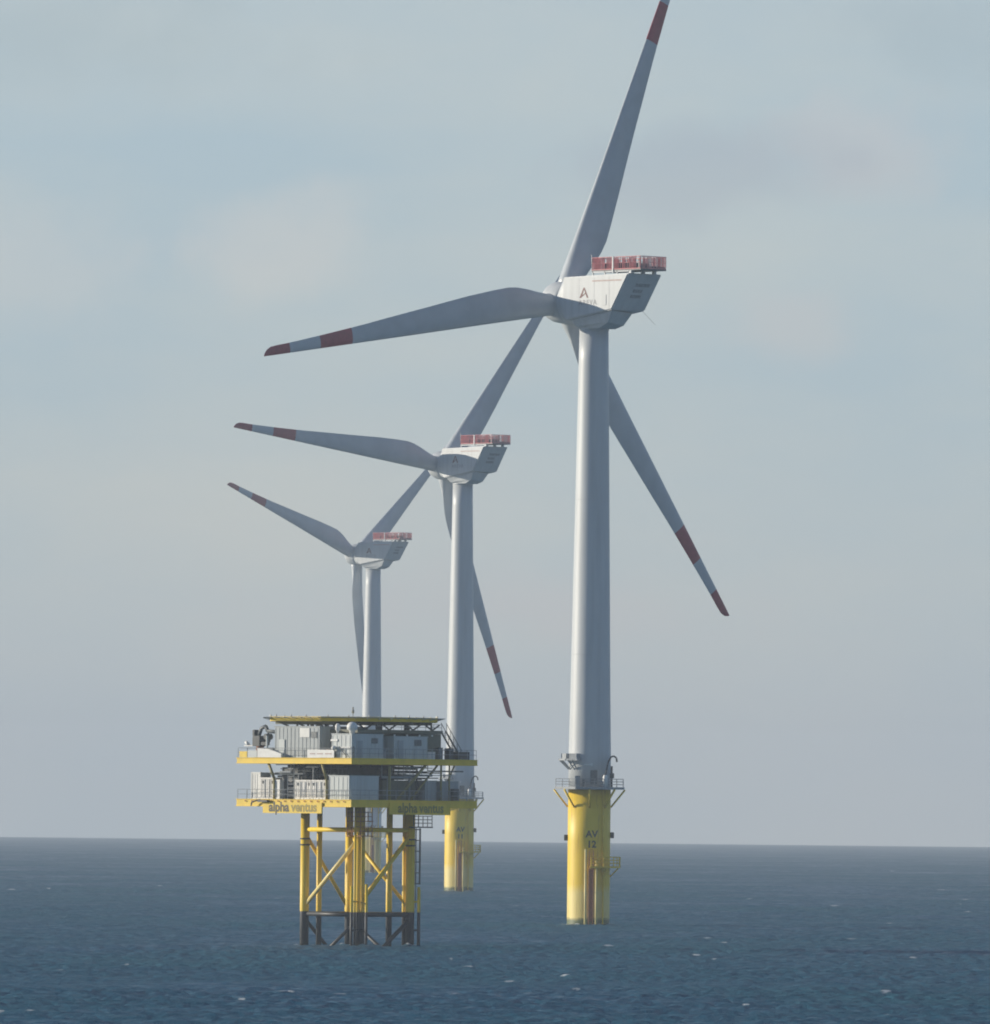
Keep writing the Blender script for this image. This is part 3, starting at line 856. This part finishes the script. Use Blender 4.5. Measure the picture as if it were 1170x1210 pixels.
# ventilators, lockers and cable drums about the decks
for (w, u) in ((3.4, 7.2), (3.4, 9.6), (6.2, 11.4), (12.2, 7.4), (14.8, 5.2)):
    zt = 25.35 if u > 5.5 and w < 8.8 else 25.01
    MB().lathe([(.22, 0), (.22, .28), (.4, .3), (.36, .46), (.05, .52)], 14, 0, Matrix.Translation(P(w, u, zt))).build('roof_ventilator', 'galv', SUB)
for (w, u, a, b, h, mt) in ((6.0, 1.0, .8, .6, 1.0, 'galv'), (13.6, .8, 1.2, .7, .8, 'cont'), (15.6, 1.0, .7, .7, 1.3, 'mid'), (.9, 4.4, .5, .6, .9, 'rust'), (1.0, 13.6, .7, .8, 1.1, 'mid')):
    MB().box(P(w, u, Z2), P(w + a, u + b, Z2 + h)).box(P(w - .04, u - .04, Z2 + h), P(w + a + .04, u + b + .04, Z2 + h + .06)).build('deck_locker', mt, SUB)
# stair down the right end
m = MB()
for u in (.9, 1.7):
    m.tube(P(16.7, u, 24.9), P(19.4, u, Z2), 0.1, n=6); m.tube(P(16.7, u, 25.9), P(19.4, u, Z2 + 1.0), 0.04, n=5)
    for i in range(5): m.tube(P(16.8 + i * .6, u, 24.75 - i * .72), P(16.8 + i * .6, u, 25.75 - i * .72), 0.035, n=5)
for i in range(14): m.box(P(16.75 + i * .19, .9, 24.7 - i * .225), P(16.97 + i * .19, 1.7, 24.74 - i * .225))
m.build('deck_stair', 'dark', SUB)
m = MB(); sbox(m, 17.2, 17.9, .8, 1.6, Z2, 23.0); sbox(m, 18.9, 20.6, .8, 3, Z2, 22.6)
m.build('winch_housing', 'dark', SUB)
m = MB().rails([P(.6, .2, Z2), P(.6, 1.9, Z2)], 1.25, 0.05, .8); m.tube(P(.2, 2.2, Z2 + 1.3), P(.2, .9, Z2 + .1), .05, n=6); m.tube(P(.2, 2.9, 22.9), P(.2, 2.7, Z2), .04, n=6)
m.build('stair_rail', 'olive', SUB)
# satellite dish, radome and small tanks under the helicopter deck
def dome(w, u, z0, r, h, nm, mt):
    pr = [(r * .5, 0), (r * .55, h * .25), (r, h * .35), (r, h * .6)] + [(r * math.cos(t), h * .6 + h * .4 * math.sin(t)) for t in (0.4, 0.8, 1.2, 1.5)]
    MB().lathe(pr, 20, 0, Matrix.Translation(P(w, u, z0))).build(nm, mt, SUB)
dome(1.2, 1.1, 24.49, .62, 1.35, 'radome', 'bright')
dome(1.0, 3.2, 24.49, .3, 1.2, 'radome', 'bright')
MB().lathe([(.05, 0), (.26, .12), (.3, .3), (.2, .5), (.03, .55)], 14, 0, Matrix.Translation(P(-.0, 2.85, 22.55)) ).tube(P(0, 2.85, Z2), P(0, 2.85, 22.6), .05, n=6).build('floodlight', 'bright', SUB)
# banners on the upper railing
m = MB().box(P(-.06, 2.75, Z2 + .02), P(0.0, 7.0, 22.62)); b = m.build('banner', 'bright', SUB)
for (u0, u1) in ((3.15, 4.15), (4.5, 5.45), (5.75, 6.6)): MB().box(P(-.09, u0, 22.1), P(-.065, u1, 22.22)).build('marking_line', 'faint', b)
m = MB()
pts = [(11.2, Z2 + .02), (15.0, Z2 + .02), (15.0, 22.75), (13.3, 22.7), (11.2, 22.15)]
vs = [P(-.06, u, z) for u, z in pts] + [P(.3, u, z) for u, z in pts]; n = len(pts)
m.add(vs, [tuple(range(n)), tuple(reversed(range(n, 2 * n)))] + [(i, i + n, (i + 1) % n + n, (i + 1) % n) for i in range(n)])
m.build('wind_screen', 'bright', SUB)
m = MB().box(P(-.05, 15.1, Z2 + .02), P(.0, 16.6, 22.5)); m.build('wind_screen', 'pale', SUB)
m = MB().box(P(-.05, 16.7, Z2 + .02), P(.0, 17.9, 22.4)); m.build('wind_screen', 'yellow', SUB)
# deck crane, folded
cr = empty('deck_crane'); cr.parent = SUB
cw, cu = 1.3, 15.9
m = MB().lathe([(.62, Z2), (.5, 22.3), (.42, 22.9), (.55, 23.0)], 18, 0, Matrix.Translation(P(cw, cu, 0))); m.build('pedestal', 'rust', cr)
m = MB().box(P(cw - .6, cu - .5, 23.0), P(cw + .6, cu + .7, 24.2)).box(P(cw - .4, cu + .5, 24.2), P(cw + .3, cu + .9, 24.9)).box(P(cw - .5, cu - 1.4, 23.1), P(cw + .2, cu - .5, 23.5))
m.lathe([(.35, -.5), (.35, .5)], 14, 0, Matrix.Translation(P(cw, cu - 1.3, 24.1)) @ Matrix.Rotation(R(90), 4, 'Y'))
m.build('crane_house', 'dark', cr, 0.05)
m = MB().path([P(cw, cu + .2, 24.2), P(cw, cu - .2, 25.1), P(cw, cu - .9, 25.3), P(cw, cu - 1.2, 24.75), P(cw, cu - 3.3, 24.6)], .22, n=8)
m.lathe([(.42, -.3), (.42, .3)], 14, 0, Matrix.Translation(P(cw, cu - 3.2, 24.55)) @ Matrix.Rotation(R(90), 4, 'Y'))
m.path([P(cw, cu - 1.2, 24.8), P(cw, cu - 1.5, 23.6), P(cw, cu - .2, 23.0)], .14, n=7)
m.build('crane_boom', 'mid', cr)
m = MB().box(P(cw - .3, cu + .9, 23.0), P(cw + .1, cu + 2.3, 23.12)).tube(P(cw - .1, cu + 1.7, 23.1), P(cw - .1, cu + 2.2, 23.5), .2); m.build('crane_lamp', 'bright', cr)
MB().tube(P(.5, 14.0, Z2), P(.5, 14.0, 24.2), .14, n=8).build('davit_post', 'pale', SUB)

# between the decks
core = MB(); sbox(core, 4.5, 12.2, 4.8, 14.5, Z1, 20.95); core.build('transformer_house', 'dark', SUB)  # core block coloured dark for the shaded interior between the decks
l1 = module('equipment_module', .35, 5.3, .7, 3.9, Z1, 19.6, 'pale')
w_ = MB(); sbox(w_, 7.2, 13.2, 1.9, 4.7, Z1, 19.2); w_.build('cooling_wall', 'olive', SUB)
module('equipment_module', 13.5, 15.4, 1.1, 4.2, Z1, 19.15, 'grey')
module('equipment_module', 16.0, 19.0, 1.0, 4.4, Z1, 19.1, 'grey')
m = MB(); sbox(m, 17.6, 18.6, .5, .95, Z1, 18.3); m.build('deck_locker', 'dark', SUB)
m = MB(); sbox(m, 1.2, 4.4, 9.7, 12.2, Z1, 20.6); m.build('opening_shade_block', 'dark', SUB)  # dark block standing in for the shade inside the opening
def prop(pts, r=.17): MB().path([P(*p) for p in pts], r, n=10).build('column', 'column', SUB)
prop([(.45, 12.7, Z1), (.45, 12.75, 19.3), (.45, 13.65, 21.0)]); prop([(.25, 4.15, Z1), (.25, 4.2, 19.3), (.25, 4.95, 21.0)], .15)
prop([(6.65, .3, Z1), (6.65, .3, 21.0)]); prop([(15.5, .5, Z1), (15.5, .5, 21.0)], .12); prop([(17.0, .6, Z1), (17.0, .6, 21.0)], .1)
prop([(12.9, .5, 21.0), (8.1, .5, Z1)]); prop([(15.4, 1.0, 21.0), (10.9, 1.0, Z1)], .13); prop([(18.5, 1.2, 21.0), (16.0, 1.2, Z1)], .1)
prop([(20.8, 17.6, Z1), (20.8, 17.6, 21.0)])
# pipework and cable trays
rnd = random.Random(3)
for mt, cnt in (('mid', 30), ('galv', 12), ('dark', 26)):
    m = MB()
    for i in range(cnt):
        z = rnd.uniform(19.3, 20.9); r = rnd.choice((.05, .07, .1, .14))
        if rnd.random() < .5:
            u = rnd.uniform(.5, 5); a = rnd.uniform(5, 15); m.tube(P(a, u, z), P(min(a + rnd.uniform(2, 6), 20), u, z), r, n=6)
            if rnd.random() < .7: m.tube(P(a, u, z), P(a, u, 20.98), .05, n=5)
            if rnd.random() < .5: m.tube(P(a + 1, u, z), P(a + 1, u, Z1), r * .8, n=6)
        else:
            w = rnd.uniform(.5, 4.3); a = rnd.uniform(4.5, 11); m.tube(P(w, a, z), P(w, min(a + rnd.uniform(1.5, 5), 14), z), r, n=6)
            if rnd.random() < .7: m.tube(P(w, a, z), P(w, a, 20.98), .05, n=5)
            if rnd.random() < .4: m.tube(P(w, a + .8, z), P(w, a + .8, Z1), r * .8, n=6)
    m.build('pipework', mt, SUB)
m = MB()
for s in (0, .5): m.tube(P(.9, 10.0 + s * 2, Z1), P(.9, 10.0 + s * 2, 20.9), .05, n=5)
for i in range(8): m.tube(P(.9, 10, 17.3 + i * .45), P(.9, 11, 17.3 + i * .45), .035, n=5)
m.build('ladder', 'galv', SUB)
# small davit hanging over the left edge of the lower deck
m = MB().path([P(-.3, 14.2, Z1 - .1), P(-.5, 15.0, 16.65), P(-.5, 15.4, 16.5), P(-.5, 15.5, 16.1)], .09, n=6).box(P(-.6, 12.9, 16.55), P(-.1, 14.4, 16.8))
m.build('davit', 'dark', SUB)

# helicopter deck
HC = (10.0, 9.3)
def octo(r): return [P(HC[0] + r * math.cos(R(22.5 + 45 * k)), HC[1] + r * math.sin(R(22.5 + 45 * k)), 0)[:2] for k in range(8)]
hd = MB().prism(octo(10.4), 25.92, 26.45)
hd.build('helideck', ['yellow'], SUB); hd = bpy.data.objects['helideck']
m = MB()
oi, oo = octo(10.4), octo(11.3)
for k in range(8):
    a, b = oi[k], oi[(k + 1) % 8]; c, d = oo[k], oo[(k + 1) % 8]
    m.tube((*c, 26.36), (*d, 26.36), .035, n=5)
    for i in range(7):
        t = i / 6
        p = Vector((*a, 26.34)).lerp(Vector((*b, 26.1)), t); q = Vector((*c, 26.36)).lerp(Vector((*d, 26.36)), t)
        m.tube(p, q, .04, n=5)
    for s in (.25, .5, .75):
        p = Vector((*a, 26.34)).lerp(Vector((*c, 26.36)), s); q = Vector((*b, 26.34)).lerp(Vector((*d, 26.36)), s)
        m.tube(p, q, .03, n=4)
m.build('safety_net', 'galv', hd)
m = MB()
for i in range(-4, 5):
    e = 9.3 if abs(i) < 2 else (8.6 if abs(i) < 3 else (6.6 if abs(i) < 4 else 4.6))
    m.box(P(HC[0] + i * 2 - .12, HC[1] - e, 25.62), P(HC[0] + i * 2 + .12, HC[1] + e, 25.92))
m.build('deck_beam', 'olive', hd)
m = MB()
for (w, u) in ((2.9, 2.2), (7, 2.0), (11, 2.0), (15.6, 2.2), (2.9, 7), (2.9, 11.5), (16.2, 7), (16.2, 11.5), (9, 11.5), (5, 11.8)):
    m.tube(P(w, u, 25.0), P(w, u, 25.62), .12, n=8)
for w in (4, 8, 12, 15.2):
    m.tube(P(w, 1.7, 25.0), P(w - 1.2, 1.7, 25.64), .1, n=7); m.tube(P(w, 1.7, 25.0), P(w + 1.2, 1.7, 25.64), .1, n=7)
for u in (6.5, 9.5, 12): m.tube(P(2, u, 25.35), P(1.6, u + .8, 25.7), .1, n=7)
m.build('support_truss', 'dark', hd)
for k in range(8):
    a, b = Vector((*oi[k], 26.45)), Vector((*oi[(k + 1) % 8], 26.45))
    for t in (.1, .4, .7):
        p = a.lerp(b, t); MB().tube(p, p + Vector((0, 0, .22)), .09, n=8).build('deck_lamp', 'bright', hd)
m = MB().tube(P(6.0, 5.6, 25), P(6.0, 5.6, 27.4), .05, n=6).tube(P(6.0, 5.6, 26.9), P(6.0, 5.6, 27.3), .16, n=8).tube(P(6.0, 5.6, 27.4), P(6.0, 5.6, 27.6), .1, n=8)
m.build('signal_mast', 'galv', hd)

# loose units standing on the lower deck: things of their own
SM = SUB.matrix_world
def loose(name, w0, w1, u0, u1, h, mt, lab, cat, grp=None, doors=True, ribs=True):
    o = empty(name)
    ctr = Matrix.Translation(SUB.location) @ Matrix.Rotation(R(90 - OM), 4, 'Z') @ Matrix.Translation(P((w0 + w1) / 2, (u0 + u1) / 2, Z1 + .004))
    o.matrix_world = ctr
    a, b = (w1 - w0) / 2, (u1 - u0) / 2
    m = MB().box((-a, -b, .05), (a, b, h))
    for x in (-a, a):
        for y in (-b, b): m.box((x - .06, y - .06, 0), (x + .06, y + .06, h + .04))
    m.box((-a - .05, -b + .061, h - .14), (-a, b - .061, h + .02)).box((-a - .05, -b + .061, .0), (-a, b - .061, .16))
    if ribs:
        n = int(2 * b / .3)
        for i in range(n): y = -b + .15 + i * (2 * b - .3) / max(n - 1, 1); m.box((-a - .035, y - .04, .161), (-a, y + .04, h - .141))
    m.build('body', mt, o)
    if doors:
        d = MB().box((-a - .075, -b * .35, .2), (-a - .036, -b * .3, h - .2)).box((-a - .075, b * .3, .2), (-a - .036, b * .35, h - .2)); d.build('lock_bar', 'galv', o)
        d = MB().box((-a - .08, -b * .8, h * .72), (-a - .036, -b * .66, h * .86)).box((-a - .08, b * .62, h * .72), (-a - .036, b * .74, h * .86)); d.build('vent', 'dark', o)
    tag(o, lab, cat, grp)
    return o
G = 'white freight containers on the lower deck of the substation'
loose('freight_container', .5, 3.0, 6.9, 9.35, 2.2, 'cont', 'white ribbed freight container between its twin and the dark opening', 'container', G)
loose('freight_container', .5, 3.0, 4.4, 6.85, 2.2, 'cont', 'white ribbed freight container between its twin and the plain grey module at the corner', 'container', G)
loose('freight_container', .9, 3.2, 13.2, 15.3, 2.45, 'cont', 'squarish cream container between the tall white cabinet and the slanting yellow prop', 'container', G)
loose('storage_cabinet', 1.0, 2.6, 15.5, 16.9, 3.05, 'bright', 'tall white cabinet at the outer end of the lower deck, next to the squarish container', 'cabinet', None, False)
loose('storage_cabinet', .5, 1.3, 11.9, 12.5, 2.2, 'bright', 'slim white cabinet between the slanting prop and the dark opening on the lower deck', 'cabinet', None, False, False)

# ------------------------------------------------------------------ water last: it needs to know where the legs stand
c0, s0 = math.cos(R(90 - OM)), math.sin(R(90 - OM))
WASH = [(x, d, 3.1) for (x, d, *_) in TURB]
for k in LEGS:
    p = leg(k, 0); WASH.append((SUB_X + p[0] * c0 - p[1] * s0, SUB_D + p[0] * s0 + p[1] * c0, 0.5))
build_sea()

# ------------------------------------------------------------------ haze
hz = MB().box((-19000, -19000, -27), (19000, 19000, 162))
me = hz.mesh('haze', [])
hm = bpy.data.materials.new('haze'); hm.use_nodes = True
hm.node_tree.nodes.clear()
ho = hm.node_tree.nodes.new('ShaderNodeOutputMaterial')
hv = hm.node_tree.nodes.new('ShaderNodeVolumePrincipled')
hv.inputs['Color'].default_value = (0.83, 0.89, 0.955, 1)
hv.inputs['Density'].default_value = 9e-5
hm.node_tree.links.new(hv.outputs[0], ho.inputs['Volume'])
me.materials.append(hm)
o = bpy.data.objects.new('haze', me); COL.objects.link(o)
tag(o, 'thin pale sea haze over the whole view', 'haze', kind='stuff')
